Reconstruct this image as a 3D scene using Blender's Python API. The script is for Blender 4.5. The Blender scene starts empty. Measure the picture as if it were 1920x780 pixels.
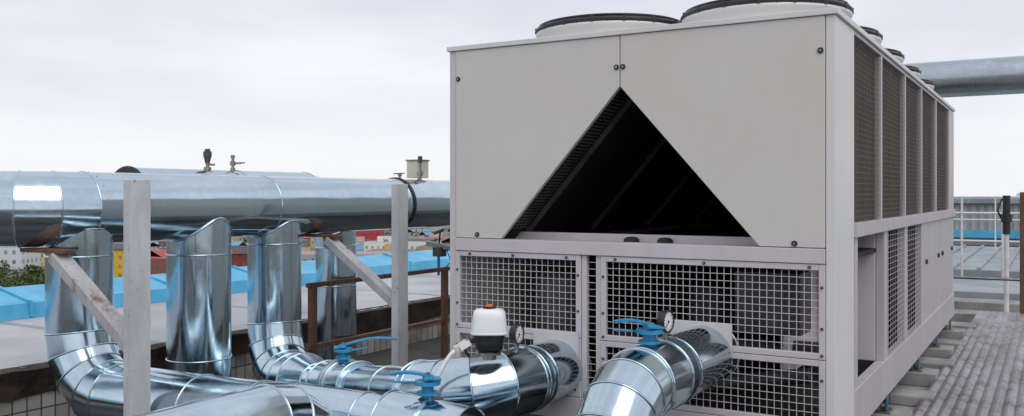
import bpy, bmesh, math, random
from mathutils import Vector, Matrix
random.seed(7)
CZ=1.75
def V(*a): return Vector(a)
# ---------------------------------------------------------------- materials
def new_mat(name):
    m=bpy.data.materials.new(name); m.use_nodes=True
    nt=m.node_tree; b=nt.nodes["Principled BSDF"]
    return m,nt,b
def mapping(nt,scale=(1,1,1),coord='Object'):
    tc=nt.nodes.new('ShaderNodeTexCoord'); mp=nt.nodes.new('ShaderNodeMapping')
    mp.inputs['Scale'].default_value=scale
    nt.links.new(tc.outputs[coord],mp.inputs['Vector']); return mp.outputs['Vector']
def noise(nt,vec,scale,detail=4,rough=.55):
    n=nt.nodes.new('ShaderNodeTexNoise'); n.inputs['Scale'].default_value=scale
    n.inputs['Detail'].default_value=detail; n.inputs['Roughness'].default_value=rough
    nt.links.new(vec,n.inputs['Vector']); return n.outputs['Fac']
def ramp(nt,fac,stops):
    r=nt.nodes.new('ShaderNodeValToRGB'); e=r.color_ramp.elements
    while len(e)<len(stops): e.new(.5)
    for i,(p,c) in enumerate(stops):
        e[i].position=p; e[i].color=(c[0],c[1],c[2],1) if not isinstance(c,(int,float)) else (c,c,c,1)
    nt.links.new(fac,r.inputs['Fac']); return r.outputs['Color']
def mix(nt,fac,a,b,mode='MIX'):
    n=nt.nodes.new('ShaderNodeMix'); n.data_type='RGBA'; n.blend_type=mode
    for sock,val in ((n.inputs[0],fac),(n.inputs[6],a),(n.inputs[7],b)):
        if isinstance(val,(int,float)): sock.default_value=val
        elif isinstance(val,tuple): sock.default_value=(val[0],val[1],val[2],1)
        else: nt.links.new(val,sock)
    return n.outputs[2]
def bump(nt,b,h,strength,dist=.01):
    n=nt.nodes.new('ShaderNodeBump'); n.inputs['Strength'].default_value=strength
    n.inputs['Distance'].default_value=dist
    nt.links.new(h,n.inputs['Height']); nt.links.new(n.outputs['Normal'],b.inputs['Normal'])
def simple(name,c1,c2,scale=4,rough=.5,metal=0,bs=0,bd=.01,stretch=(1,1,1),lo=.35,hi=.65,detail=5):
    m,nt,b=new_mat(name); v=mapping(nt,stretch)
    f=noise(nt,v,scale,detail)
    nt.links.new(ramp(nt,f,[(lo,c1),(hi,c2)]),b.inputs['Base Color'])
    b.inputs['Roughness'].default_value=rough; b.inputs['Metallic'].default_value=metal
    if bs: bump(nt,b,noise(nt,v,scale*4,6),bs,bd)
    return m
def galv(name,base=(.55,.68,.76),rlo=.07,rhi=.20):
    m,nt,b=new_mat(name); v=mapping(nt)
    f=noise(nt,v,2.2,5); f2=noise(nt,v,18,4)
    col=ramp(nt,f,[(.3,tuple(x*.84 for x in base)),(.7,base)])
    col=mix(nt,ramp(nt,f2,[(.5,0.),(.8,.3)]),col,(.80,.85,.88))
    st=ramp(nt,noise(nt,v,3.3,8,.7),[(.63,0.),(.76,.40)])
    col=mix(nt,st,col,(.36,.30,.22))
    nt.links.new(col,b.inputs['Base Color'])
    b.inputs['Metallic'].default_value=1
    sc_=ramp(nt,noise(nt,v,26,7,.7),[(.5,0.),(.8,.10)])
    rr=ramp(nt,noise(nt,v,5,6,.6),[(.3,rlo),(.7,rhi)])
    nt.links.new(mix(nt,1.0,rr,sc_,'ADD'),b.inputs['Roughness'])
    bump(nt,b,noise(nt,v,2.4,1.5,.4),.5,.02)
    return m
def rusty(name,paint,paint2,rust=(.16,.06,.025),amount=.5,rough=.65):
    m,nt,b=new_mat(name); v=mapping(nt,(1,1,.35))
    v2=mapping(nt)
    base=ramp(nt,noise(nt,v,9,6),[(.35,paint),(.65,paint2)])
    r=noise(nt,v,4.5,9,.68)
    spots=noise(nt,v2,30,6,.7)
    rc=ramp(nt,noise(nt,v2,25,5),[(.35,rust),(.65,(rust[0]*2,rust[1]*2,rust[2]*2))])
    mask=ramp(nt,r,[(1-amount-.06,0.),(1-amount+.05,1.)])
    mask2=ramp(nt,spots,[(.62,0.),(.68,.8)])
    col=mix(nt,mask,base,rc); col=mix(nt,mask2,col,rc)
    nt.links.new(col,b.inputs['Base Color']); b.inputs['Roughness'].default_value=rough
    bump(nt,b,spots,.3,.004)
    return m
def panelmat(name,c,dirt=.12,rough=.42):
    m,nt,b=new_mat(name); v=mapping(nt,(1,1,.12)); v2=mapping(nt)
    c2=tuple(x*(1-dirt) for x in c)
    col=ramp(nt,noise(nt,v,7,7,.6),[(.3,c2),(.62,c)])
    d=ramp(nt,noise(nt,v2,1.6,6,.6),[(.4,0.),(.8,.35)])
    col=mix(nt,d,col,(c[0]*.84,c[1]*.80,c[2]*.76))
    sp=ramp(nt,noise(nt,v2,60,3,.6),[(.72,0.),(.78,.25)])
    col=mix(nt,sp,col,(.2,.16,.13))
    nt.links.new(col,b.inputs['Base Color']); b.inputs['Roughness'].default_value=rough
    bump(nt,b,noise(nt,v2,1.8,2),.15,.02)
    return m
M={}
M['metal']=galv('galvanised_cladding')
M['metal2']=galv('galvanised_cladding_dull',(.46,.52,.56),.22,.38)
M['panel']=panelmat('chiller_paint',(.62,.60,.56),.025)
M['frame']=panelmat('chiller_frame_paint',(.59,.555,.57),.10)
M['post']=panelmat('chiller_post_paint',(.69,.69,.675),.04)
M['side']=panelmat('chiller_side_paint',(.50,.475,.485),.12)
M['wire']=simple('grille_wire',(.57,.55,.55),(.68,.66,.66),20,.45)
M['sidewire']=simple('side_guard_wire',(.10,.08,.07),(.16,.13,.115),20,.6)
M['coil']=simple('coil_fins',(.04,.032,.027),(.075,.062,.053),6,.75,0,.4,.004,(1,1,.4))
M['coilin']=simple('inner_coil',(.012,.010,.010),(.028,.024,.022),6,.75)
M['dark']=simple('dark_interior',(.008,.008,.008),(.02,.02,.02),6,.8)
M['dim']=simple('interior_parts',(.035,.035,.04),(.075,.075,.075),8,.5)
M['comp']=simple('compressor_paint',(.07,.07,.075),(.13,.125,.12),8,.45)
M['black']=simple('black_plastic',(.012,.012,.014),(.025,.025,.027),15,.4)
M['whitepl']=simple('white_plastic',(.72,.74,.76),(.80,.81,.83),5,.35)
M['cream']=simple('cream_plastic',(.55,.53,.42),(.65,.62,.5),5,.4)
M['orange']=simple('orange_plastic',(.45,.10,.02),(.55,.14,.03),5,.4)
M['red']=simple('red_paint',(.20,.03,.03),(.28,.05,.04),9,.45)
M['blue']=simple('blue_valve_paint',(.02,.20,.40),(.04,.29,.52),14,.4,0,.2,.003)
M['bluedk']=simple('blue_mount_paint',(.03,.10,.16),(.06,.16,.24),14,.6)
M['bluesheet']=simple('blue_roof_sheet',(.06,.36,.60),(.13,.48,.72),2.5,.45,0,.15,.01)
M['brass']=simple('valve_metal',(.25,.24,.22),(.4,.38,.34),20,.35,1)
M['glass']=simple('gauge_face',(.75,.75,.72),(.82,.82,.8),5,.2)
M['postpaint']=rusty('weathered_post_paint',(.45,.46,.47),(.58,.59,.60),amount=.26)
M['brace']=rusty('rusty_brace_paint',(.36,.36,.375),(.50,.50,.51),rust=(.10,.055,.032),amount=.37)
M['rust']=rusty('rusty_rail',(.09,.045,.03),(.15,.08,.055),rust=(.10,.045,.022),amount=.5)
M['concrete']=simple('concrete',(.20,.195,.19),(.36,.355,.35),3,.85,0,.5,.01)
M['floor']=simple('roof_floor_felt',(.03,.03,.03),(.085,.08,.075),1.3,.9,0,.5,.01,detail=9)
M['slab']=simple('grey_roof_membrane',(.35,.355,.38),(.50,.505,.53),.8,.75,0,.3,.01,detail=9)
M['tar']=simple('tar_flashing',(.010,.008,.007),(.06,.04,.028),5,.8,0,.8,.02,detail=8)
M['whitepaint']=simple('white_rail_paint',(.6,.6,.6),(.72,.72,.72),8,.5)
M['greydeck']=simple('grey_deck',(.22,.26,.29),(.34,.38,.41),1.2,.6,.2,detail=8)
M['corr']=simple('corrugated_cladding',(.30,.31,.31),(.42,.43,.43),.6,.6)
m,nt,b=new_mat('dirty_walkway_sheet'); v=mapping(nt,(1,.35,1)); v2=mapping(nt)
c=ramp(nt,noise(nt,v,3.5,8,.65),[(.35,(.17,.17,.18)),(.65,(.38,.385,.41))])
c=mix(nt,ramp(nt,noise(nt,v2,7,8,.7),[(.48,0.),(.64,.9)]),c,(.12,.075,.05))
nt.links.new(c,b.inputs['Base Color']); b.inputs['Metallic'].default_value=.3; b.inputs['Roughness'].default_value=.45
bump(nt,b,noise(nt,v2,30,4),.3,.004); M['walk']=m
m,nt,b=new_mat('wall_tiles')
tc=nt.nodes.new('ShaderNodeTexCoord'); sx=nt.nodes.new('ShaderNodeSeparateXYZ'); cx=nt.nodes.new('ShaderNodeCombineXYZ')
nt.links.new(tc.outputs['Object'],sx.inputs[0]); nt.links.new(sx.outputs['Y'],cx.inputs['X']); nt.links.new(sx.outputs['Z'],cx.inputs['Y'])
br=nt.nodes.new('ShaderNodeTexBrick'); br.offset=0; br.inputs['Scale'].default_value=1
br.inputs['Brick Width'].default_value=.11; br.inputs['Row Height'].default_value=.16; br.inputs['Mortar Size'].default_value=.006
br.inputs['Color1'].default_value=(.46,.44,.41,1); br.inputs['Color2'].default_value=(.34,.32,.29,1); br.inputs['Mortar'].default_value=(.07,.06,.05,1)
nt.links.new(cx.outputs[0],br.inputs['Vector'])
c=mix(nt,ramp(nt,noise(nt,tc.outputs['Object'],3,6),[(.45,0.),(.68,.8)]),br.outputs['Color'],(.10,.07,.05))
nt.links.new(c,b.inputs['Base Color']); b.inputs['Roughness'].default_value=.5; M['tile']=m
# ---------------------------------------------------------------- mesh builder
def frame(d):
    d=d.normalized(); up=V(0,0,1) if abs(d.z)<.9 else V(1,0,0)
    u=d.cross(up).normalized(); return u,d.cross(u).normalized()
class MB:
    def __init__(s,name): s.name=name;s.v=[];s.f=[];s.m=[];s.s=[];s.mats=[]
    def mi(s,k):
        if k not in s.mats: s.mats.append(k)
        return s.mats.index(k)
    def add(s,vs,fs,k,smooth=False):
        o=len(s.v); s.v+= [tuple(x) for x in vs]; i=s.mi(k)
        for f in fs: s.f.append([o+j for j in f]); s.m.append(i); s.s.append(smooth)
    def box(s,lo,hi,k):
        x0,y0,z0=lo;x1,y1,z1=hi
        vs=[(x0,y0,z0),(x1,y0,z0),(x1,y1,z0),(x0,y1,z0),(x0,y0,z1),(x1,y0,z1),(x1,y1,z1),(x0,y1,z1)]
        s.add(vs,[(0,3,2,1),(4,5,6,7),(0,1,5,4),(1,2,6,5),(2,3,7,6),(3,0,4,7)],k)
    def beam(s,p0,p1,w,h,k,up=None):
        p0=V(*p0);p1=V(*p1);d=(p1-p0).normalized()
        if up is None: u,v=frame(d)
        else:
            u=d.cross(V(*up)).normalized(); v=u.cross(d).normalized()
        vs=[p+u*a*w/2+v*c*h/2 for p in (p0,p1) for a,c in((-1,-1),(1,-1),(1,1),(-1,1))]
        s.add(vs,[(0,3,2,1),(4,5,6,7),(0,1,5,4),(1,2,6,5),(2,3,7,6),(3,0,4,7)],k)
    def cyl(s,p0,p1,r,k,r1=None,seg=24,caps=True):
        p0=V(*p0);p1=V(*p1); r1=r if r1 is None else r1
        u,v=frame(p1-p0); A=[];B=[]
        for i in range(seg):
            t=2*math.pi*i/seg; q=u*math.cos(t)+v*math.sin(t); A.append(p0+q*r);B.append(p1+q*r1)
        s.add(A+B,[(i,(i+1)%seg,seg+(i+1)%seg,seg+i) for i in range(seg)],k,True)
        if caps:
            s.add(A,[tuple(range(seg))],k); s.add(B,[tuple(range(seg))],k)
    def curve(s,pts,r,k,seg=8,closed=False):
        pts=[V(*p) for p in pts]; n=len(pts); rings=[]; u=None
        for i,p in enumerate(pts):
            if closed: d=(pts[(i+1)%n]-pts[i-1]).normalized()
            else: d=(pts[min(i+1,n-1)]-pts[max(i-1,0)]).normalized()
            if u is None: u,_=frame(d)
            u=(u-d*u.dot(d)).normalized(); w=d.cross(u)
            rings.append([p+(u*math.cos(2*math.pi*j/seg)+w*math.sin(2*math.pi*j/seg))*r for j in range(seg)])
        vs=[q for R in rings for q in R]; fs=[]
        for i in range(n if closed else n-1):
            a=i*seg;c=((i+1)%n)*seg
            fs+=[(a+j,a+(j+1)%seg,c+(j+1)%seg,c+j) for j in range(seg)]
        if not closed: fs+=[tuple(range(seg)),tuple(range((n-1)*seg,n*seg))]
        s.add(vs,fs,k,True)
    def tube(s,pts,rad,k,seg=40,bead=.006,ends=(True,True),skip=()):
        pts=[V(*p) for p in pts]; n=len(pts)
        if isinstance(rad,(int,float)): rad=[rad]*n
        ds=[(pts[i+1]-pts[i]).normalized() for i in range(n-1)]
        u,_=frame(ds[0]); 
        for i in range(n-1):
            d=ds[i]; u=(u-d*u.dot(d)).normalized(); w=d.cross(u)
            na=(ds[i-1]+d).normalized() if i>0 else d
            nb=(d+ds[i+1]).normalized() if i<n-2 else d
            A=[];B=[]
            for j in range(seg):
                t=2*math.pi*j/seg; q=u*math.cos(t)+w*math.sin(t)
                A.append(pts[i]+q*rad[i]-d*(q.dot(na)*rad[i]/d.dot(na)))
                B.append(pts[i+1]+q*rad[i+1]-d*(q.dot(nb)*rad[i+1]/d.dot(nb)))
            s.add(A+B,[(j,(j+1)%seg,seg+(j+1)%seg,seg+j) for j in range(seg)],k,True)
            if bead and i not in skip:
                if i>0 or ends[0]: s.curve(A,bead,k,6,True)
                if i==n-2 and ends[1]: s.curve(B,bead,k,6,True)
            if i==0: s.add(A,[tuple(range(seg))],k)
            if i==n-2: s.add(B,[tuple(range(seg))],k)
    def prism(s,poly,y0,y1,k):
        n=len(poly); vs=[(p[0],y0,p[1]) for p in poly]+[(p[0],y1,p[1]) for p in poly]
        s.add(vs,[tuple(range(n)),tuple(range(2*n-1,n-1,-1))]+[(i,(i+1)%n,n+(i+1)%n,n+i) for i in range(n)],k)
    def revolve(s,c,prof,k,seg=40,smooth=True,axis=(0,0,1)):
        c=V(*c); ax=V(*axis).normalized(); u,w=frame(ax); vs=[]
        for r,z in prof:
            for j in range(seg):
                t=2*math.pi*j/seg; vs.append(c+(u*math.cos(t)+w*math.sin(t))*r+ax*z)
        fs=[]
        for i in range(len(prof)-1):
            fs+=[(i*seg+j,i*seg+(j+1)%seg,(i+1)*seg+(j+1)%seg,(i+1)*seg+j) for j in range(seg)]
        s.add(vs,fs,k,smooth)
    def build(s,parent=None,bevel=0):
        me=bpy.data.meshes.new(s.name); me.from_pydata(s.v,[],s.f)
        for k in s.mats: me.materials.append(M[k])
        me.polygons.foreach_set('material_index',s.m); me.polygons.foreach_set('use_smooth',s.s)
        bm=bmesh.new(); bm.from_mesh(me); bmesh.ops.recalc_face_normals(bm,faces=bm.faces[:]); bm.to_mesh(me); bm.free()
        o=bpy.data.objects.new(s.name,me); bpy.context.scene.collection.objects.link(o)
        if parent: o.parent=parent
        if bevel:
            md=o.modifiers.new('bevel','BEVEL'); md.width=bevel; md.segments=2; md.limit_method='ANGLE'; md.angle_limit=math.radians(50)
        return o
def empty(name):
    e=bpy.data.objects.new(name,None); bpy.context.scene.collection.objects.link(e); return e
def elbow(P,d0,d1,R,n=4):
    P=V(*P); d0=V(*d0).normalized(); d1=V(*d1).normalized()
    th=d0.angle(d1); t=R*math.tan(th/2); s=P-d0*t
    c=s+(d1-d0*d1.dot(d0)).normalized()*R
    e1=(s-c); out=[]
    for i in range(n+1):
        a=th*i/n; out.append(c+e1*math.cos(a)+d0*R*math.sin(a))
    return out
# ================================================================= CHILLER
ch=empty('rooftop_chiller')
W=2.25; L=5.96
def Z(r): return CZ+r
c=MB('casing')
c.prism([(-1.1215,Z(.587)),(-.365,Z(-.258)),(-.047,Z(-.258)),(-.047,Z(.866)),(-1.1215,Z(.866))],-.012,.02,'panel')
c.prism([(-1.1265,Z(.587)),(-1.1265,Z(.866)),(-2.203,Z(.866)),(-2.203,Z(-.258)),(-1.883,Z(-.258))],-.012,.02,'panel')
c.box((-.044,-.008,Z(-1.26)),(0,.47,Z(.866)),'post')
c.box((-W,-.008,Z(-1.26)),(-2.206,.3,Z(.866)),'frame')
c.box((-W-.015,-.022,Z(.868)),(.014,L+.02,Z(.897)),'post')
c.box((-W+.002,.302,Z(-1.25)),(-W+.03,L-.03,Z(.866)),'panel')
c.box((-W+.002,L-.03,Z(-1.25)),(-.002,L,Z(.866)),'panel')
c.box((-2.204,-.02,Z(-.335)),(-.046,.10,Z(-.262)),'frame')
c.box((-2.2,.22,Z(-.29)),(-.05,.26,Z(-.225)),'frame')
def fr(x0,x1,z0,z1,t=.03,y0=-.014,y1=.016):
    c.box((x0,y0,z0),(x0+t,y1,z1),'frame'); c.box((x1-t,y0,z0),(x1,y1,z1),'frame')
    c.box((x0+t,y0+.001,z1-t),(x1-t,y1-.001,z1),'frame'); c.box((x0+t,y0+.001,z0),(x1-t,y1-.001,z0+t),'frame')
fr(-2.205,-1.362,Z(-.80),Z(-.338)); fr(-2.205,-1.362,Z(-1.13),Z(-.803))
fr(-1.238,-.046,Z(-.80),Z(-.338)); fr(-1.238,-.046,Z(-1.13),Z(-.803))
c.box((-1.36,-.004,Z(-1.13)),(-1.328,.03,Z(-.338)),'frame'); c.box((-1.272,-.004,Z(-1.13)),(-1.24,.03,Z(-.338)),'frame')
c.box((-2.2,-.018,Z(-1.26)),(-.046,.06,Z(-1.133)),'frame')
c.box((-.83,-.024,Z(-.86)),(-.50,-.016,Z(-.655)),'frame')
c.box((-1.66,-.024,Z(-1.0)),(-1.37,-.016,Z(-.775)),'frame')
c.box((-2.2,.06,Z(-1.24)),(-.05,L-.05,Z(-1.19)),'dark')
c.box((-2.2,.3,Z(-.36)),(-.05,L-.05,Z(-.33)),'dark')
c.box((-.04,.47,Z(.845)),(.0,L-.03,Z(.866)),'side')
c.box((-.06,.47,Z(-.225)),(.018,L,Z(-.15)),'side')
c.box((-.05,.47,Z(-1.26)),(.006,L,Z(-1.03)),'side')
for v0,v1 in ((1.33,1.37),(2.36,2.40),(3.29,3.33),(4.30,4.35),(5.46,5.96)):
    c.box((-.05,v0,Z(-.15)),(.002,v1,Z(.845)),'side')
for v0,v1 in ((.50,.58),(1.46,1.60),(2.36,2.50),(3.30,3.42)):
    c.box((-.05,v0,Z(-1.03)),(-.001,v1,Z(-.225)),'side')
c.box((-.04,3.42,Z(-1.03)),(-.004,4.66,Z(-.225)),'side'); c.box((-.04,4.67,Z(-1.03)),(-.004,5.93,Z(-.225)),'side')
for v in (3.6,4.5,4.85,5.75):
    c.cyl((-.01,v,Z(-.55)),(.012,v,Z(-.55)),.02,'black',seg=12)
c.box((-.42,.6,Z(-1.03)),(-.40,1.46,Z(-.23)),'frame'); c.box((-.4,1.43,Z(-1.03)),(-.05,1.45,Z(-.23)),'frame')
c.build(ch,.003)
s=MB('screws')
def screw(x,z,r=.0125,y=-.012):
    s.cyl((x,y,z),(x,y-.006,z),r,'black',seg=16); s.cyl((x,y-.006,z),(x,y-.009,z),r*.45,'brass',seg=6)
for x,z in ((-2.185,.697),(-2.048,-.237),(-1.143,.694),(-1.105,.694),(-.068,.698),(-.192,-.24)): screw(x,Z(z),.0145)
for x in (-2.1,-1.8,-1.45,-1.15,-.65,-.12): screw(x,Z(-.353),.008,-.014)
for z in (-.45,-.65,-.78,-.9): 
    for x in (-2.19,-1.377,-1.223,-.061): screw(x,Z(z),.007,-.014)
s.build(ch)
g=MB('grilles')
def grillx(x0,x1,z0,z1,y,sp,w,k):
    n=round((x1-x0)/sp)
    for i in range(1,n): x=x0+(x1-x0)*i/n; g.box((x-w/2,y,z0),(x+w/2,y+w,z1),k)
    n=round((z1-z0)/sp)
    for i in range(1,n): z=z0+(z1-z0)*i/n; g.box((x0,y-w*.9,z-w/2),(x1,y-.0002,z+w/2),k)
def grilly(y0,y1,z0,z1,x,sp,w,k,spz=None):
    n=round((y1-y0)/sp)
    for i in range(1,n): y=y0+(y1-y0)*i/n; g.box((x-w,y-w/2,z0),(x,y+w/2,z1),k)
    n=round((z1-z0)/(spz or sp))
    for i in range(1,n): z=z0+(z1-z0)*i/n; g.box((x+.0002,y0,z-w/2),(x+w*.9,y1,z+w/2),k)
for x0,x1 in ((-2.175,-1.392),(-1.208,-.076)):
    grillx(x0,x1,Z(-.77),Z(-.368),.004,.037,.0028,'wire'); grillx(x0,x1,Z(-1.10),Z(-.833),.004,.037,.0028,'wire')
grillx(-1.328,-1.272,Z(-1.13),Z(-.338),.014,.0375,.003,'wire')
grilly(1.6,2.36,Z(-1.03),Z(-.225),-.01,.10,.0025,'frame',.037); grilly(2.5,3.3,Z(-1.03),Z(-.225),-.01,.10,.0025,'frame',.037)
for v0,v1 in ((.47,1.33),(1.37,2.36),(2.40,3.29),(3.33,4.30),(4.35,5.46)):
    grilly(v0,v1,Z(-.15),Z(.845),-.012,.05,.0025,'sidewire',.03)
g.build(ch)
k=MB('coils_and_interior')
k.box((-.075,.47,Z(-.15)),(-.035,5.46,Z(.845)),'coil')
ap=(-1.124,Z(.63)); 
for sgn in (-1,1):
    a=V(ap[0],0,ap[1]); bpt=V(ap[0]+sgn*.80,0,Z(-.27)); d=(bpt-a).normalized(); nrm=V(d.z*sgn,0,-d.x*sgn)
    if nrm.z<0: nrm=-nrm
    poly=[a,bpt,bpt+nrm*.06,a+nrm*.06]
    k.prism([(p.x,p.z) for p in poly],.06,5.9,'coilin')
    for i in range(46):
        t=.05+i*.0235; q=a+d*t-nrm*.002
        if t>1.1: break
        if sgn==-1: 
            k.beam((q-nrm*.01)+V(0,.03,0),(q-nrm*.01)+V(0,.20,0),.012,.022,'dim',up=(nrm.x,0,nrm.z))
    k.beam(a+d*.0-nrm*.03+V(0,.24,0),a+d*1.12-nrm*.03+V(0,.24,0),.03,.02,'dim',up=(0,1,0))
    for y in (1.2,2.2,3.3,4.4):
        k.beam(a-nrm*.015+V(0,y,0),a+d*1.15-nrm*.015+V(0,y,0),.03,.02,'dim',up=(0,1,0))
for x in (-1.13,-.93): 
    k.revolve((x,.16,Z(-.268)),[(.045,0),(.043,.018),(.03,.03),(0,.034)],'dark',20)
k.cyl((-1.80,.6,Z(-1.15)),(-1.80,.6,Z(-.55)),.17,'comp',seg=32); k.revolve((-1.80,.6,Z(-.55)),[(.17,0),(.16,.04),(.1,.08),(0,.09)],'comp')
k.cyl((-1.80,.6,Z(-.8)),(-1.80,.6,Z(-.77)),.19,'comp',seg=32); k.cyl((-1.80,.6,Z(-.66)),(-1.80,.6,Z(-.645)),.18,'comp',seg=32)
k.cyl((-.9,.9,Z(-1.15)),(-.9,.9,Z(-.55)),.17,'dim',seg=32)
k.cyl((-2.1,.85,Z(-.9)),(-.2,.85,Z(-.9)),.05,'dim'); k.cyl((-1.55,.4,Z(-1.15)),(-1.55,.4,Z(-.4)),.03,'comp')
k.box((-.6,.35,Z(-.75)),(-.25,.6,Z(-.42)),'dim'); k.cyl((-1.0,.35,Z(-1.1)),(-.2,.35,Z(-.95)),.04,'dim')
k.box((-2.2,1.7,Z(-1.19)),(-.5,1.72,Z(-.36)),'dark'); k.box((-.47,1.47,Z(-1.19)),(-.45,5.9,Z(-.36)),'dark')
k.build(ch)
f=MB('fans')
for row in range(5):
    for u in (.60,1.62):
        cx_,cy_=-u,.95+1.05*row
        f.revolve((cx_,cy_,Z(0)),[(.485,.897),(.47,.90),(.462,.95),(.465,1.0),(.48,1.03),(.497,1.045),(.497,1.06),(.485,1.06),(.455,1.03),(.448,.95),(.45,.90)],'post',64)
        f.curve([(cx_+.488*math.cos(t*math.pi/32),cy_+.488*math.sin(t*math.pi/32),Z(1.077)) for t in range(64)],.016,'black',6,True)
        f.curve([(cx_+.475*math.cos(t*math.pi/32),cy_+.475*math.sin(t*math.pi/32),Z(1.102)) for t in range(64)],.009,'black',6,True)
        for i in range(1,12):
            r=.04+i*.039; h=1.118-.03*(r/.49)**2
            f.curve([(cx_+r*math.cos(t*math.pi/20),cy_+r*math.sin(t*math.pi/20),Z(h)) for t in range(40)],.005,'black',5,True)
        for i in range(16):
            t=i*math.pi/8
            f.curve([(cx_+r*math.cos(t),cy_+r*math.sin(t),Z(1.124-.03*(r/.49)**2)) for r in (.0,.15,.3,.4,.47)]+[(cx_+.492*math.cos(t),cy_+.492*math.sin(t),Z(1.055))],.008,'black',5)
            f.cyl((cx_+.49*math.cos(t+.2),cy_+.49*math.sin(t+.2),Z(1.06)),(cx_+.49*math.cos(t+.2),cy_+.49*math.sin(t+.2),Z(1.095)),.014,'black',seg=8)
        f.cyl((cx_,cy_,Z(.90)),(cx_,cy_,Z(1.04)),.09,'black')
        f.cyl((cx_,cy_,Z(.898)),(cx_,cy_,Z(.901)),.45,'dark')
        for i in range(6):
            t=i*math.pi/3; vs=[]
            for r,z0,z1,w in ((.08,.93,1.0,.3),(.25,.94,1.0,.33),(.43,.95,.99,.3)):
                vs+=[(cx_+r*math.cos(t-w),cy_+r*math.sin(t-w),Z(z0)),(cx_+r*math.cos(t+w),cy_+r*math.sin(t+w),Z(z1))]
            f.add(vs,[(0,1,3,2),(2,3,5,4)],'black',True)
f.build(ch)
ft=MB('mounting_feet')
for v in (.25,1.5,3.05,4.3,5.5):
    for x0 in (-.10,-2.15):
        ft.box((x0-.12,v-.13,.302),(x0+.24,v+.13,.40),'concrete'); ft.box((x0-.02,v-.08,.40),(x0+.14,v+.08,.412),'brass')
        ft.cyl((x0+.04,v,.412),(x0+.04,v,.487),.035,'bluedk',seg=16); ft.box((x0+.10,v-.03,.412),(x0+.115,v+.03,.50),'bluedk')
ft.build(ch,.004)
# ================================================================= PIPES
def bead_join(mb,cx,cy,r,zh,R,x0=-4.2):
    pts=[]
    for i in range(64):
        t=2*math.pi*i/64; x=cx+r*math.cos(t); pts.append((x,cy+r*math.sin(t),zh-math.sqrt(max(R*R-(x-x0)**2,1e-5))))
    mb.curve(pts,.008,'metal',6,True)
def rivets(mb,c,ax,r,n=14,off=.02):
    c=V(*c); ax=V(*ax).normalized(); u,w=frame(ax)
    for i in range(n):
        t=2*math.pi*(i+.3)/n; q=u*math.cos(t)+w*math.sin(t); mb.cyl(c+ax*off+q*(r-.002),c+ax*off+q*(r+.003),.004,'metal2',seg=6)
hz=Z(-.085)
p=MB('header_pipe')
dl=(-.858,-.5135,0)
e=elbow((-4.2,-1.42,hz),(0,-1,0),dl,.5,3)
end=e[-1]+V(*dl)*3.2
mid=e[-1]+V(*dl)*1.4
p.tube([(-4.2,9.5,hz),(-4.2,5.0,hz),(-4.2,3.4,hz),(-4.2,1.886,hz),(-4.2,.32,hz)]+e+[mid,end],.225,'metal',56)
for y in (1.886,.32,-1.13): rivets(p,(-4.2,y,hz),(0,1,0),.225,16)
p.curve([(-4.2+.232*math.cos(t*math.pi/24),1.93,hz+.232*math.sin(t*math.pi/24)) for t in range(48)],.012,'black',6,True)
p.build()
p=MB('return_header_pipe'); z2=Z(-.025)
e=elbow((-4.9,1.93,z2),(0,1,0),(0,0,-1),.45,4)
p.tube([(-4.9,-.3,z2),(-4.9,.7,z2)]+e+[(-4.9,1.93,.9),(-4.9,1.93,.02)],[.225,.225,.225,.22,.21,.2,.19,.19,.19],'metal',48)
p.cyl((-4.9,-.302,z2),(-4.9,-.312,z2),.235,'black',seg=48)
p.build()
p=MB('riser_pipe')
e=elbow((-4.2,-1.15,.56),(0,0,-1),(1,0,0),.36,4)
p.tube([(-4.2,-1.15,hz-.12),(-4.2,-1.15,1.38)]+e+[(-3.1,-1.15,.57),(-2.62,-1.15,.585),(-2.36,-1.15,.66),(-1.95,-1.15,.66),(-.95,-1.15,.60),(-.5,-1.15,.56)],
       [.19,.19]+[.19]*5+[.19,.19,.135,.135,.13,.13],'metal',48)
p.tube([(-1.80,-1.15,.655),(-1.36,-1.15,.63)],.165,'metal',48)
p.cyl((-1.60,-1.15,.64),(-1.56,-1.15,.64),.18,'metal',seg=48)
rivets(p,(-4.2,-1.15,1.38),(0,0,1),.19,12)
p.build()
p=MB('riser_pipe')
p.tube([(-4.2,-.25,hz-.03),(-4.2,-.25,1.34),(-4.2,-.25,.62),(-4.2,-.25,.02)],.215,'metal',48)
rivets(p,(-4.2,-.25,1.34),(0,0,1),.215,12); rivets(p,(-4.2,-.25,.62),(0,0,1),.215,12)
bead_join(p,-4.2,-.25,.215,hz,.228)
p.build()
p=MB('riser_pipe')
A=V(-4.2,.46,.34); Bp=V(-1.515,-.88,.77); dd=(Bp-A).normalized()
e=elbow(A,(0,0,-1),dd,.38,4)
e2=elbow(Bp,dd,(0,1,0),.30,4)
q1=A+dd*.66; q2=A+dd*.95
p.tube([(-4.2,.46,hz-.08),(-4.2,.46,1.38)]+e+[q1,q2]+[A+dd*2.1,e2[0]-dd*.02],[.2,.2]+[.2]*5+[.2,.135,.135,.145],'metal',48)
p.tube([A+dd*1.13,A+dd*1.36],.155,'metal',48); p.tube([A+dd*1.42,A+dd*1.66],.155,'metal',48)
p.cyl(A+dd*1.37,A+dd*1.41,.175,'metal2',seg=48)
bead_join(p,-4.2,.46,.2,hz,.228)
p.tube([e2[0]-dd*.05]+e2+[(-1.515,-.385,.77)],.172,'metal',48)
p.tube([(-1.515,-.42,.77),(-1.515,-.20,.77)],.145,'metal',40)
p.cyl((-1.515,-.375,.77),(-1.515,-.355,.77),.178,'metal2',seg=40)
p.tube([(-1.515,-.29,.77),(-1.515,.10,.77)],.163,'metal',48)
p.build()
p=MB('chiller_outlet_pipe')
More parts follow.
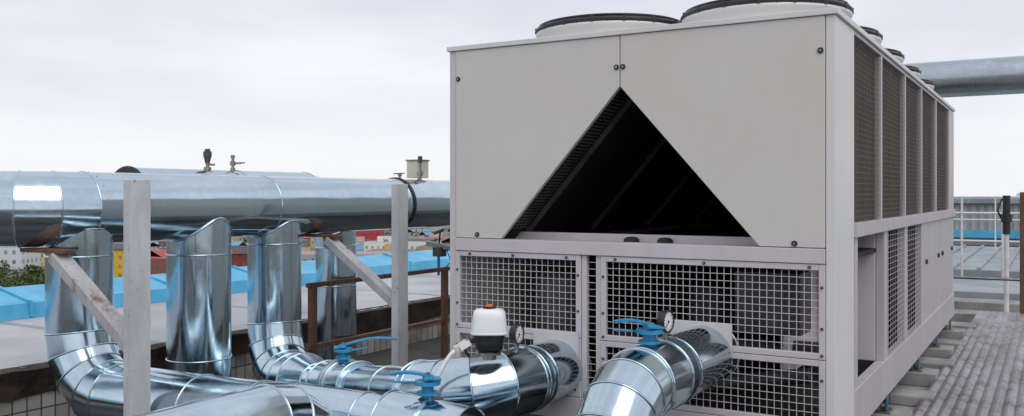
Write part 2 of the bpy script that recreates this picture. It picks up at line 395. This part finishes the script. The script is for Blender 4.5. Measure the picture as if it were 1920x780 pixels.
e=elbow((-.655,-1.20,.92),(0,-1,0),(0,0,-1),.34,5)
p.tube([(-.655,-.60,.92)]+[(-.655,-.84,.92)]+e+[(-.655,-1.20,.02)],.158,'metal',48)
p.tube([(-.655,-.62,.92),(-.655,-.38,.92)],.135,'metal',40)
p.cyl((-.655,-.54,.92),(-.655,-.52,.92),.165,'metal2',seg=40)
p.tube([(-.655,-.48,.92),(-.655,.10,.92)],.155,'metal',48)
rivets(p,(-.655,-.84,.92),(0,1,0),.158,12); rivets(p,(-.655,-.48,.92),(0,1,0),.155,12)
p.build()
p=MB('floor_pipe')
e=elbow((-2.08,-1.38,.735),(0,1,0),(0,0,-1),.30,4)
p.tube([(-2.08,-4.2,.735),(-2.08,-2.7,.735)]+e+[(-2.08,-1.38,.02)],.175,'metal',48)
p.build()
p=MB('floor_pipe')
p.tube([(-3.1,-.70,.36),(-1.9,-.86,.40),(-.2,-.95,.40)],.13,'metal',40); p.build()
p=MB('overhead_pipe'); p.tube([(-6,9.5,Z(1.62)),(-1.5,9.5,Z(1.62)),(1.0,9.5,Z(1.62)),(3.2,9.5,Z(1.62)),(8,9.5,Z(1.62))],.255,'metal2',56)
for x in (-5,6.5): p.box((x-.06,9.44,-.1),(x+.06,9.56,Z(1.36)),'side')
p.build()
# ================================================================= VALVES
def lever_valve(base,ldir,length,axis_up=(0,0,1),rise=.05):
    b_=V(*base); m_=MB('butterfly_valve'); l=V(*ldir).normalized(); sd=V(-l.y,l.x,0)
    m_.cyl(b_-V(0,0,.04),b_+V(0,0,.05),.028,'blue',seg=20); m_.cyl(b_+V(0,0,.0),b_+V(0,0,.012),.05,'blue',seg=24)
    m_.cyl(b_+V(0,0,.045),b_+V(0,0,.062),.06,'blue',seg=24)
    m_.cyl(b_+V(0,0,.062),b_+V(0,0,.09),.022,'blue',seg=16); m_.cyl(b_+V(0,0,.09),b_+V(0,0,.10),.01,'brass',seg=6)
    n=8; pts=[]
    for i in range(n+1):
        t=i/n; pts.append(b_+l*(t*length-.03)+V(0,0,.075+rise*math.sin(t*2.2)))
    for i in range(n): m_.beam(pts[i],pts[i+1]+(pts[i+1]-pts[i])*.1,.038-.016*abs(i/n-.3),.013,'blue',up=(0,0,1))
    m_.beam(b_+sd*-.055+V(0,0,.078),b_+sd*.055+V(0,0,.078),.04,.012,'blue',up=(0,0,1))
    m_.beam(b_-l*.06+V(0,0,.07),b_+V(0,0,.07),.07,.01,'blue',up=(0,0,1))
    m_.beam(b_+l*.03+V(0,0,.05)-sd*.02,b_+l*.16+V(0,0,.045+rise*.5)-sd*.02,.014,.008,'blue',up=(0,0,1))
    m_.build(None,.002)
bp=A+dd*1.39; lever_valve((bp.x,bp.y,bp.z+.175),(.80,.6,0),.36,rise=.05)
lever_valve((-1.58,-1.15,.83),(-.72,-.69,0),.20,rise=.03)
lever_valve((-.655,-.74,1.085),(-.75,-.66,0),.19,rise=.03)
a_=MB('valve_actuator'); cx_,cy_=-1.515,-.72
a_.cyl((cx_,cy_,.93),(cx_,cy_,.985),.035,'brass'); a_.cyl((cx_,cy_,.955),(cx_,cy_,.968),.06,'brass')
def rrect(mb,c0,w,d,prof,k):
    seg=32; vs=[]
    for sc,z in prof:
        for j in range(seg):
            t=2*math.pi*j/seg; ct,st=math.cos(t),math.sin(t)
            x=math.copysign(abs(ct)**.55,ct)*w*sc; y=math.copysign(abs(st)**.55,st)*d*sc
            vs.append((c0[0]+x*.858-y*.5135,c0[1]+x*.5135+y*.858,z))
    fs=[]
    for i in range(len(prof)-1): fs+=[(i*seg+j,i*seg+(j+1)%seg,(i+1)*seg+(j+1)%seg,(i+1)*seg+j) for j in range(seg)]
    fs+=[tuple(range(seg)),tuple(range((len(prof)-1)*seg,len(prof)*seg))]
    mb.add(vs,fs,k,True)
rrect(a_,(cx_,cy_),.08,.065,[(.6,.97),(.85,.985),(.92,1.03),(1.0,1.055),(1.0,1.062)],'black')
rrect(a_,(cx_,cy_),.09,.075,[(.98,1.063),(1.02,1.066),(1.0,1.08),(.93,1.14),(.88,1.165),(.75,1.178),(.4,1.184)],'whitepl')
rrect(a_,(cx_,cy_),.094,.079,[(1,1.058),(1,1.070)],'whitepl')
a_.cyl((cx_,cy_,1.182),(cx_,cy_,1.194),.034,'black'); a_.revolve((cx_,cy_,1.194),[(.020,0),(.018,.006),(.01,.010),(0,.011)],'orange',20)
L_=V(-.858,-.5135,0); C_=V(cx_,cy_,0)
a_.cyl(C_+L_*.07+V(0,0,1.02),C_+L_*.10+V(0,0,1.02),.012,'black'); 
a_.beam(C_+L_*.055+V(-.03,-.06,1.02),C_+L_*.10+V(-.03,-.08,.985),.035,.03,'cream')
a_.beam(C_+L_*.03+V(-.02,-.09,1.025),C_+L_*.075+V(-.02,-.09,.995),.025,.025,'whitepl')
a_.curve([C_+L_*t+V(-.03,-.08,z) for t,z in ((.09,.99),(.12,.965),(.145,.93),(.165,.89),(.19,.85),(.21,.80),(.22,.7),(.22,.5))],.011,'whitepl',8)
a_.curve([C_+L_*t+V(0,0,z) for t,z in ((.10,1.02),(.125,1.01),(.12,.97),(.10,.94))],.007,'black',8)
a_.build()
def gauge(x,y,zb,zc,n=(.93,-.36,0),r=.05):
    m_=MB('pressure_gauge'); n=V(*n).normalized(); c0=V(x,y,zc)
    m_.cyl((x,y,zb),(x,y,zc-.03),.008,'brass',seg=12); m_.cyl((x,y,zb+.03),(x,y,zb+.06),.014,'brass',seg=6)
    m_.cyl(c0-n*.018,c0+n*.014,r,'black',seg=36); m_.revolve(c0,[(r,.012),(r*1.07,.014),(r*1.07,.020),(r*.92,.020),(r*.9,.015)],'black',36,axis=n)
    m_.cyl(c0+n*.0145,c0+n*.0155,r*.9,'glass',seg=36)
    u,w=frame(n)
    for i in range(11):
        t=math.radians(-40+i*26); d=u*math.cos(t)+w*math.sin(t)
        m_.beam(c0+n*.0165+d*r*.68,c0+n*.0165+d*r*.82,.003,.001,'black',up=n)
    m_.beam(c0+n*.018-u*r*.15,c0+n*.018+(u*.7+w*.7)*r*.7,.004,.001,'black',up=n); m_.cyl(c0+n*.0155,c0+n*.02,.005,'black',seg=10)
    m_.build()
gauge(-1.515,-.455,.90,1.02,(.99,.05,0)); gauge(-.655,-.545,1.04,1.16,(.99,-.12,0))
def on_hdr(name,x,y,z0,kind):
    m_=MB(name)
    if kind=='vent':
        m_.cyl((x,y,z0-.03),(x,y,z0+.05),.014,'brass'); m_.cyl((x,y,z0+.0),(x,y,z0+.02),.03,'brass'); m_.cyl((x,y,z0+.05),(x,y,z0+.065),.020,'red',seg=16)
        m_.cyl((x,y,z0+.065),(x,y,z0+.10),.022,'dim',r1=.028,seg=20); m_.cyl((x,y,z0+.10),(x,y,z0+.145),.033,'dim',seg=20); m_.cyl((x,y,z0+.145),(x,y,z0+.165),.022,'dim',seg=20)
        m_.cyl((x,y,z0+.04),(x+.05,y+.03,z0+.04),.009,'brass',seg=8)
    else:
        m_.cyl((x,y,z0-.03),(x,y,z0+.11),.012,'brass'); m_.cyl((x,y,z0+.04),(x,y,z0+.075),.022,'brass',seg=8); m_.cyl((x,y,z0+.10),(x,y,z0+.125),.018,'brass',seg=12)
        m_.cyl((x-.01,y,z0+.058),(x+.06,y+.035,z0+.058),.008,'brass',seg=8); m_.beam((x+.03,y+.02,z0+.062),(x+.085,y+.05,z0+.062),.012,.01,'red')
        m_.cyl((x,y,z0),(x,y,z0+.02),.02,'brass',seg=12)
    m_.build()
on_hdr('air_vent_valve',-4.9,.42,z2+.225,'vent'); on_hdr('drain_valve',-4.9,.68,z2+.225,'valve')
m_=MB('drain_valve'); m_.cyl((-4.2,2.0,hz+.2),(-4.2,2.0,hz+.27),.01,'brass',seg=10); m_.beam((-4.24,1.96,hz+.275),(-4.17,2.03,hz+.28),.015,.01,'red'); m_.cyl((-4.2,2,hz+.25),(-4.2,2,hz+.275),.018,'brass',seg=8); m_.build()
m_=MB('sensor_box'); m_.box((-4.29,2.22,hz+.24),(-4.14,2.36,hz+.40),'cream'); m_.box((-4.30,2.21,hz+.40),(-4.13,2.37,hz+.412),'brass')
m_.cyl((-4.2,2.3,hz+.20),(-4.2,2.3,hz+.25),.02,'brass'); m_.cyl((-4.12,2.2,hz+.2),(-4.12,2.2,hz+.43),.013,'brass'); m_.cyl((-4.12,2.2,hz+.26),(-4.12,2.2,hz+.30),.03,'brass',seg=8); m_.cyl((-4.12,2.2,hz+.38),(-4.12,2.2,hz+.44),.022,'dim',seg=10)
m_.build(None,.003)
# ================================================================= PIPE SUPPORTS
for y in (-1.42,.84):
    m_=MB('pipe_support_frame')
    X=-3.27
    m_.box((X-.006,y-.062,0),(X+.006+.0,y+.062,Z(.08)),'postpaint')
    m_.box((X-.055,y-.062,0),(X-.0065,y-.050,Z(.08)),'postpaint'); m_.box((X-.055,y+.050,0),(X-.0065,y+.062,Z(.08)),'postpaint')
    m_.box((X-.075,y-.08,0),(X+.02,y+.08,.012),'postpaint')
    m_.beam((X-.02,y,Z(-.80)),(-3.99,y,Z(-.325)),.09,.012,'brace',up=(1,0,1)); m_.beam((X-.02,y-.05,Z(-.83)),(-3.99,y-.05,Z(-.355)),.012,.06,'brace',up=(1,0,1))
    m_.box((-4.30,y-.045,Z(-.335)),(-3.90,y+.05,Z(-.313)),'rust')
    m_.build(None,.003)
m_=MB('pipe_support_beam'); m_.box((-2.2,-.42,.30),(-.2,-.34,.36),'rust'); m_.box((-2.2,-.33,.30),(-.2,-.325,.40),'rust')
for x in (-2.1,-.3): m_.box((x-.03,-.41,0),(x+.03,-.35,.30),'rust')
m_.build(None,.003)
m_=MB('railing'); X=-4.66
for y in (1.36,3.36,5.4,7.4,9.4): m_.box((X-.03,y-.03,0),(X+.03,y+.03,.96),'rust')
for z in (.96,.42): m_.beam((X,1.3,z),(X,10,z),.05,.04,'rust',up=(0,0,1))
m_.build(None,.003)
m_=MB('floodlight'); X,y=-4.66,3.25
m_.cyl((X,y,.9),(X,y,1.12),.015,'blue',seg=10); m_.box((X-.05,y-.04,1.10),(X+.06,y+.06,1.20),'dim'); m_.beam((X-.12,y-.05,1.24),(X+.13,y+.07,1.18),.09,.05,'greydeck')
m_.cyl((X,y,1.2),(X+.02,y,1.36),.01,'black',seg=8); m_.beam((X-.06,y,1.34),(X+.05,y+.02,1.38),.03,.03,'dim'); m_.curve([(X+.1,y,1.18),(X+.16,y,1.05),(X+.08,y,.98)],.006,'black',6)
m_.build(None,.003)
# ================================================================= OWN BUILDING
q=MB('roof_floor'); q.box((-5.6,-16,-.3),(16,60,0),'floor'); q.build()
q=MB('rooftop_building')
q.box((-8.25,-16,-30),(-5.601,60,.30),'concrete'); q.box((-5.599,-15.99,-30),(16,59.99,-.301),'concrete')
q.build()
q=MB('grey_roof'); q.box((-8.25,-16,.302),(-5.58,60,.485),'slab')
for i in range(20): 
    y=-10+i*2.1; q.box((-8.2,y,.4852),(-5.62,y+.09,.4875),'greydeck')
q.build()
q=MB('tiled_wall')
q.box((-5.599,-16,.0),(-5.57,60,.30),'tile')
ys=[-16+i*.09 for i in range(int(60/.09))]
vs=[];fs=[]; w1=0
for i,y in enumerate(ys):
    w1=w1*.8+random.uniform(-.018,.018)
    lo=.265+w1; mid_=.37+random.uniform(-.015,.015)
    vs+=[(-5.552+random.uniform(-.008,.008),y,lo),(-5.535+random.uniform(-.012,.012),y,mid_),(-5.50+w1*.5,y,.475+random.uniform(-.006,.006)),(-5.62+w1,y,.489+random.uniform(-.001,.003))]
for i in range(len(ys)-1):
    for j in range(3): fs.append((i*4+j,(i+1)*4+j,(i+1)*4+j+1,i*4+j+1))
q.add(vs,fs,'tar'); q.build()
q=MB('roof_coping')
q.add([(-8.10,-16,.487),(-8.10,60,.487),(-8.12,60,.64),(-8.12,-16,.64),(-8.7,-16,.76),(-8.7,60,.76),(-8.72,-16,.5),(-8.72,60,.5)],[(0,1,2,3),(3,2,5,4),(4,5,7,6)],'bluesheet')
for i in range(38):
    y=-15+i*1.6+.1*math.sin(i*3)
    q.beam((-8.09,y,.50),(-8.105,y,.66),.03,.02,'bluesheet',up=(1,0,0)); q.beam((-8.11,y,.655),(-8.7,y,.775),.03,.02,'bluesheet')
q.build()
q=MB('corrugated_walkway'); vs=[];fs=[]; n=int(3.4/.0175)
for i in range(n+1):
    x=.12+i*.0175; z=.35+(0,.012,.017,.012)[i%4]; vs+=[(x,-4.5,z),(x,7.6,z)]
for i in range(n): fs.append((2*i,2*i+1,2*i+3,2*i+2))
q.add(vs,fs,'walk')
q.box((.12,-4.5,.28),(3.5,7.598,.345),'rust'); q.build()
q=MB('concrete_plinth'); q.box((-.35,-.1,0),(.115,6.6,.30),'concrete'); q.box((-2.4,-.1,0),(-1.9,6.6,.30),'concrete')
for v,w in ((.85,.3),(2.3,.25),(3.7,.3),(4.9,.25),(6.2,.3)): q.box((-.08,v-w/2,.301),(.20,v+w/2,.375),'concrete')
q.build(None,.01)
# ================================================================= RIGHT BACKGROUND
q=MB('roof_steps'); 
for y,z in ((8.2,.25),(9.0,.32),(10.0,.36)): q.box((-1,y,0),(9,y+.45,z),'concrete' if y<9.5 else 'greydeck')
q.box((-2,10.46,0),(12,15.5,.12),'greydeck'); q.build(None,.01)
q=MB('metal_deck'); q.box((-4,17,.0),(14,27,.15),'greydeck')
for i in range(36): q.box((-4+i*.5,17.01,.1505),(-3.94+i*.5,26.9,.20),'greydeck')
q.build()
q=MB('corrugated_shed'); q.box((-6,31,0),(20,40,1.45),'corr')
for i in range(100): q.box((-6+i*.26,30.95,.5),(-5.87+i*.26,30.999,1.4),'corr')
q.box((-6.1,30.8,.25),(20,30.94,.52),'bluesheet'); q.box((-6.2,30.8,1.451),(20,41,1.60),'greydeck'); q.build()
q=MB('blue_roof_building'); q.box((0,52,-10),(40,60,1.30),'corr'); 
q.add([(-1,51,1.31),(41,51,1.31),(41,58,1.85),(-1,58,1.85)],[(0,1,2,3)],'bluesheet'); q.box((-.5,54,1.0),(40.5,59,1.7),'bluesheet'); q.build()
def rail(name,p0,p1,n,h,z0,k,levels=(1,.55),r=.02):
    q=MB(name); p0=V(*p0);p1=V(*p1)
    for i in range(n+1):
        p=p0.lerp(p1,i/n); q.cyl((p.x,p.y,z0),(p.x,p.y,z0+h),r,k,seg=8)
    for l in levels: q.cyl((p0.x,p0.y,z0+h*l),(p1.x,p1.y,z0+h*l),r,k,seg=8)
    q.build()
rail('low_rail',(-3,8.0,0),(6,8.0,0),2,.72,.0,'brass',(1,),.018)
rail('white_railing',(-3,16.5,0),(9,16.5,0),16,1.65,.05,'whitepaint',(1,.8,.45),.022)
rail('white_railing',(-3,24,0),(12,24,0),18,1.5,.15,'whitepaint',(1,.6),.02)
q=MB('stair_handrail'); 
for dx in (0,.7):
    q.cyl((2.0+dx,13.2,.2),(3.2+dx,17,1.5),.025,'whitepaint',seg=8); q.cyl((2.0+dx,13.2,.2),(2.0+dx,13.2,.9),.025,'whitepaint',seg=8); q.cyl((2.0+dx,13.2,.9),(3.2+dx,17,1.9),.025,'whitepaint',seg=8)
q.build()
def Wd(a,b): return (.901+.858*a-.5135*b,-4.537+.5135*a+.858*b)
q=MB('antenna_mast'); x,y=Wd(.546*11.5,11.5); q.cyl((x,y,.1),(x,y,1.25),.03,'whitepaint',seg=12); q.cyl((x,y,1.25),(x,y,1.74),.045,'black',seg=12); q.cyl((x,y,1.4),(x,y,1.5),.065,'black',seg=12); q.curve([(x-.05,y,1.7),(x-.1,y,1.55),(x-.04,y,1.4)],.012,'black',6)
q.box((x-.15,y-.15,0),(x+.15,y+.15,.1),'concrete'); q.build()
q=MB('steel_post'); x,y=Wd(.564*10.6,10.6); q.box((x-.03,y-.03,0),(x+.03,y+.03,1.78),'rust'); q.build(None,.004)
# ================================================================= CITY
GZ=-30
q=MB('ground'); 
M['ground']=simple('city_ground',(.05,.07,.035),(.16,.16,.15),.02,.95,detail=8)
q.add([(-20000,-20000,GZ),(20000,-20000,GZ),(20000,20000,GZ),(-20000,20000,GZ)],[(0,1,2,3)],'ground'); q.build()
m,nt,b=new_mat('city_walls'); at=nt.nodes.new('ShaderNodeVertexColor'); at.layer_name='Col'
uv=nt.nodes.new('ShaderNodeUVMap'); uv.uv_map='UVMap'; sp=nt.nodes.new('ShaderNodeSeparateXYZ'); nt.links.new(uv.outputs[0],sp.inputs[0])
def band(sock,period,lo,hi):
    d=nt.nodes.new('ShaderNodeMath'); d.operation='DIVIDE'; nt.links.new(sock,d.inputs[0]); d.inputs[1].default_value=period
    f=nt.nodes.new('ShaderNodeMath'); f.operation='FRACT'; nt.links.new(d.outputs[0],f.inputs[0])
    a=nt.nodes.new('ShaderNodeMath'); a.operation='GREATER_THAN'; nt.links.new(f.outputs[0],a.inputs[0]); a.inputs[1].default_value=lo
    c=nt.nodes.new('ShaderNodeMath'); c.operation='LESS_THAN'; nt.links.new(f.outputs[0],c.inputs[0]); c.inputs[1].default_value=hi
    o=nt.nodes.new('ShaderNodeMath'); o.operation='MULTIPLY'; nt.links.new(a.outputs[0],o.inputs[0]); nt.links.new(c.outputs[0],o.inputs[1]); return o.outputs[0]
bx=band(sp.outputs['X'],2.6,.30,.70); bz=band(sp.outputs['Y'],3.0,.34,.76)
mu=nt.nodes.new('ShaderNodeMath'); mu.operation='MULTIPLY'; nt.links.new(bx,mu.inputs[0]); nt.links.new(bz,mu.inputs[1])
vo=mapping(nt); nz=ramp(nt,noise(nt,vo,.5,3),[(.35,.35),(.65,.95)])
mu2=nt.nodes.new('ShaderNodeMath'); mu2.operation='MULTIPLY'; nt.links.new(mu.outputs[0],mu2.inputs[0]); nt.links.new(nz,mu2.inputs[1])
nt.links.new(mix(nt,mu2.outputs[0],at.outputs['Color'],(.10,.12,.14)),b.inputs['Base Color']); b.inputs['Roughness'].default_value=.7
M['citywall']=m
m,nt,b=new_mat('city_roofs'); at=nt.nodes.new('ShaderNodeVertexColor'); at.layer_name='Col'
nt.links.new(at.outputs['Color'],b.inputs['Base Color']); b.inputs['Roughness'].default_value=.8; M['cityroof']=m
def city(name,specs):
    vs=[];fs=[];uvs=[];cols=[];mi=[]
    def quad(p,uvq,col,mm):
        o=len(vs); vs.extend(p); fs.append((o,o+1,o+2,o+3)); uvs.extend(uvq); cols.extend([col]*4); mi.append(mm)
    for (x,y,w,d,h,ang,wc,rc,gab) in specs:
        ca,sa=math.cos(ang),math.sin(ang)
        def T(u,v,z): return (x+u*ca-v*sa,y+u*sa+v*ca,GZ+z)
        cs=[(-w/2,-d/2),(w/2,-d/2),(w/2,d/2),(-w/2,d/2)]
        for i in range(4):
            a,c=cs[i],cs[(i+1)%4]; ln=math.hypot(c[0]-a[0],c[1]-a[1])
            quad([T(*a,0),T(*c,0),T(*c,h),T(*a,h)],[(0,0),(ln,0),(ln,h),(0,h)],wc,0)
        if gab:
            g_=gab; e=.6
            quad([T(-w/2-e,-d/2-e,h-.1),T(w/2+e,-d/2-e,h-.1),T(w/2+e,0,h+g_),T(-w/2-e,0,h+g_)],[(0,0)]*4,rc,1)
            quad([T(-w/2-e,d/2+e,h-.1),T(w/2+e,d/2+e,h-.1),T(w/2+e,0,h+g_),T(-w/2-e,0,h+g_)],[(0,0)]*4,rc,1)
        else:
            quad([T(*cs[0],h),T(*cs[1],h),T(*cs[2],h),T(*cs[3],h)],[(0,0)]*4,rc,1)
            u0=random.uniform(-w*.3,w*.2); pw=min(4,w*.2)
            for i in range(4):
                pc=[(u0-pw,-2),(u0+pw,-2),(u0+pw,2),(u0-pw,2)]; a,c=pc[i],pc[(i+1)%4]
                quad([T(*a,h),T(*c,h),T(*c,h+2.5),T(*a,h+2.5)],[(0,0)]*4,wc,1)
            quad([T(*q_,h+2.5) for q_ in pc],[(0,0)]*4,rc,1)
    me=bpy.data.meshes.new(name); me.from_pydata(vs,[],fs)
    me.uv_layers.new(name='UVMap'); me.color_attributes.new('Col','FLOAT_COLOR','POINT')
    ul=me.uv_layers['UVMap']
    fl=[]
    for l in me.loops: fl.extend(uvs[l.vertex_index])
    ul.data.foreach_set('uv',fl)
    fc=[]
    for cc in cols: fc.extend((*cc,1))
    me.color_attributes['Col'].data.foreach_set('color',fc)
    me.materials.append(M['citywall']); me.materials.append(M['cityroof']); me.polygons.foreach_set('material_index',mi)
    o=bpy.data.objects.new(name,me); bpy.context.scene.collection.objects.link(o); return o
walls=[(.50,.48,.44),(.42,.40,.36),(.62,.61,.58),(.30,.28,.26),(.42,.28,.18),(.26,.09,.06),(.58,.42,.14),(.38,.42,.45),(.55,.50,.44),(.45,.08,.07),(.12,.28,.42)]
roofs=[(.09,.085,.085),(.18,.17,.17),(.25,.09,.06),(.30,.30,.31),(.08,.14,.12),(.28,.13,.09),(.40,.40,.42),(.08,.28,.42),(.40,.07,.06),(.10,.34,.52)]
specs=[]
for i in range(4200):
    b_=200+ (random.random()**1.5)*2600; ak=random.uniform(-1.15,1.0); a_b=ak*b_
    if ak<.1 and b_<345: continue
    x,y=Wd(a_b,b_)
    if x>-40 and x<60 and y<110: continue
    haze=b_/2750; h=random.choice((3.5,4,5,6,6,8,9)); 
    if b_>600 and random.random()<.25: h=random.choice((15,18,24))
    wc=random.choice(walls); rc=random.choice(roofs)
    wc=tuple(c_*(1-haze*.4)+v_*haze*.4 for c_,v_ in zip(wc,(.50,.53,.57))); rc=tuple(c_*(1-haze*.5)+v_*haze*.5 for c_,v_ in zip(rc,(.42,.46,.5)))  # aerial haze painted in: wall and roof colours blend to pale grey-blue with distance
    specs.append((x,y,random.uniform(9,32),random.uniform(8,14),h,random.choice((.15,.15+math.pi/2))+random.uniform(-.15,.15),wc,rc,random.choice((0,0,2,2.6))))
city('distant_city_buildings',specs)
def bld(name,pxk,b_,w,d,h,ang,wc,rc,gab=0):
    x,y=Wd(pxk*b_,b_); city(name,[(x,y,w,d,h,ang,wc,rc,gab)])
bld('glass_office_building',-.555,290,14,12,16.5,.55,(.62,.66,.68),(.4,.4,.42))
bld('yellow_apartment_building',-.445,310,16,12,13.5,.55,(.66,.42,.04),(.10,.09,.09),1.5)
bld('yellow_apartment_building',-.512,320,12,12,15.0,.55,(.60,.48,.20),(.10,.09,.09),2)
bld('red_brick_building',-.297,280,8,12,14,.5,(.20,.035,.03),(.10,.07,.07),2)
bld('grey_warehouse',-.19,340,50,20,10,.55,(.34,.34,.36),(.34,.29,.27),0)
bld('red_shop_building',-.165,520,22,16,14,.5,(.45,.03,.04),(.45,.04,.05),0)
bld('white_apartment_building',-.12,420,34,14,10,.5,(.7,.69,.66),(.35,.35,.37),0)
M['leaf']=simple('foliage',(.025,.05,.012),(.09,.13,.035),.35,.9)
M['leaf2']=simple('foliage_light',(.08,.11,.04),(.13,.15,.06),.5,.9)
M['bark']=simple('bark',(.06,.045,.035),(.1,.08,.06),2,.9)
q=MB('distant_trees')
def tree(x,y,H,leaves):
    q.cyl((x,y,GZ),(x,y,GZ+H*.5),.3,'bark',r1=.15,seg=6,caps=False)
    cl=[(random.uniform(-.3,.3)*H,random.uniform(-.3,.3)*H,random.uniform(.45,.95)*H,random.uniform(.14,.26)*H) for _ in range(6)]
    for i in range(leaves):
        cx,cy,cz,cr=random.choice(cl); d=V(random.gauss(0,1),random.gauss(0,1),random.gauss(0,1)).normalized()*cr*random.uniform(.6,1.05)
        p_=V(x+cx,y+cy,GZ+cz)+d; s_=H*.045; u=V(random.gauss(0,1),random.gauss(0,1),random.gauss(0,1)).normalized()*s_; w=V(random.gauss(0,1),random.gauss(0,1),random.gauss(0,1)).normalized()*s_
        q.add([p_-u,p_+w,p_+u,p_-w],[(0,1,2,3)],random.choice(('leaf','leaf','leaf2')))
for i in range(40):
    b_=random.uniform(240,285); x,y=Wd(random.uniform(-.68,-.485)*b_,b_); tree(x,y,random.uniform(8,11.5),300)
for i in range(380):
    b_=random.uniform(290,1000); kk=random.uniform(-.8,-.03) if random.random()<.7 else random.uniform(.45,.7); x,y=Wd(kk*b_,b_); tree(x,y,random.uniform(7,12),80)
q.build()
# ================================================================= WORLD, SUN, CAMERA
sc=bpy.context.scene
w=bpy.data.worlds.new('World'); sc.world=w; w.use_nodes=True; nt=w.node_tree
for n in list(nt.nodes): nt.nodes.remove(n)
out=nt.nodes.new('ShaderNodeOutputWorld'); add=nt.nodes.new('ShaderNodeAddShader')
sky=nt.nodes.new('ShaderNodeTexSky'); sky.sky_type='NISHITA'; sky.sun_disc=False; sky.sun_elevation=math.radians(50); sky.sun_rotation=math.radians(127)
b1=nt.nodes.new('ShaderNodeBackground'); b1.inputs['Strength'].default_value=.012; nt.links.new(sky.outputs[0],b1.inputs['Color'])
tc=nt.nodes.new('ShaderNodeTexCoord'); mp=nt.nodes.new('ShaderNodeMapping'); mp.inputs['Scale'].default_value=(1,1,4.5); mp.inputs['Rotation'].default_value=(0,0,.4)
nt.links.new(tc.outputs['Generated'],mp.inputs['Vector'])
nn=noise(nt,mp.outputs['Vector'],2.0,7,.5)
cl=ramp(nt,nn,[(.34,(.71,.725,.80)),(.50,(.81,.815,.885)),(.64,(.92,.92,.95))])
sz=nt.nodes.new('ShaderNodeSeparateXYZ'); nt.links.new(tc.outputs['Generated'],sz.inputs[0])
hz_=ramp(nt,sz.outputs['Z'],[(.0,1.),(.13,0.)])
cl=mix(nt,hz_,cl,(.91,.92,.95))
b2=nt.nodes.new('ShaderNodeBackground'); b2.inputs['Strength'].default_value=.96; nt.links.new(cl,b2.inputs['Color'])
nt.links.new(b1.outputs[0],add.inputs[0]); nt.links.new(b2.outputs[0],add.inputs[1]); nt.links.new(add.outputs[0],out.inputs['Surface'])
sl=bpy.data.lights.new('sun','SUN'); sl.energy=1.1; sl.angle=math.radians(45); sl.color=(1,.97,.93)
so=bpy.data.objects.new('sun',sl); sc.collection.objects.link(so)
el=math.radians(50); sd=V(.8*math.cos(el),-.6*math.cos(el),math.sin(el)); so.rotation_euler=sd.to_track_quat('Z','Y').to_euler()
cam=bpy.data.cameras.new('camera'); co=bpy.data.objects.new('camera',cam); sc.collection.objects.link(co); sc.camera=co
cam.sensor_width=36; cam.lens=36*1698/1920; cam.shift_y=-25/1920; cam.clip_end=40000; cam.clip_start=.05
co.location=(.901,-4.537,CZ); co.rotation_euler=(math.radians(90),0,math.atan2(.5135,.858))
sc.view_settings.view_transform='Standard'; sc.view_settings.look='None'; sc.view_settings.exposure=0
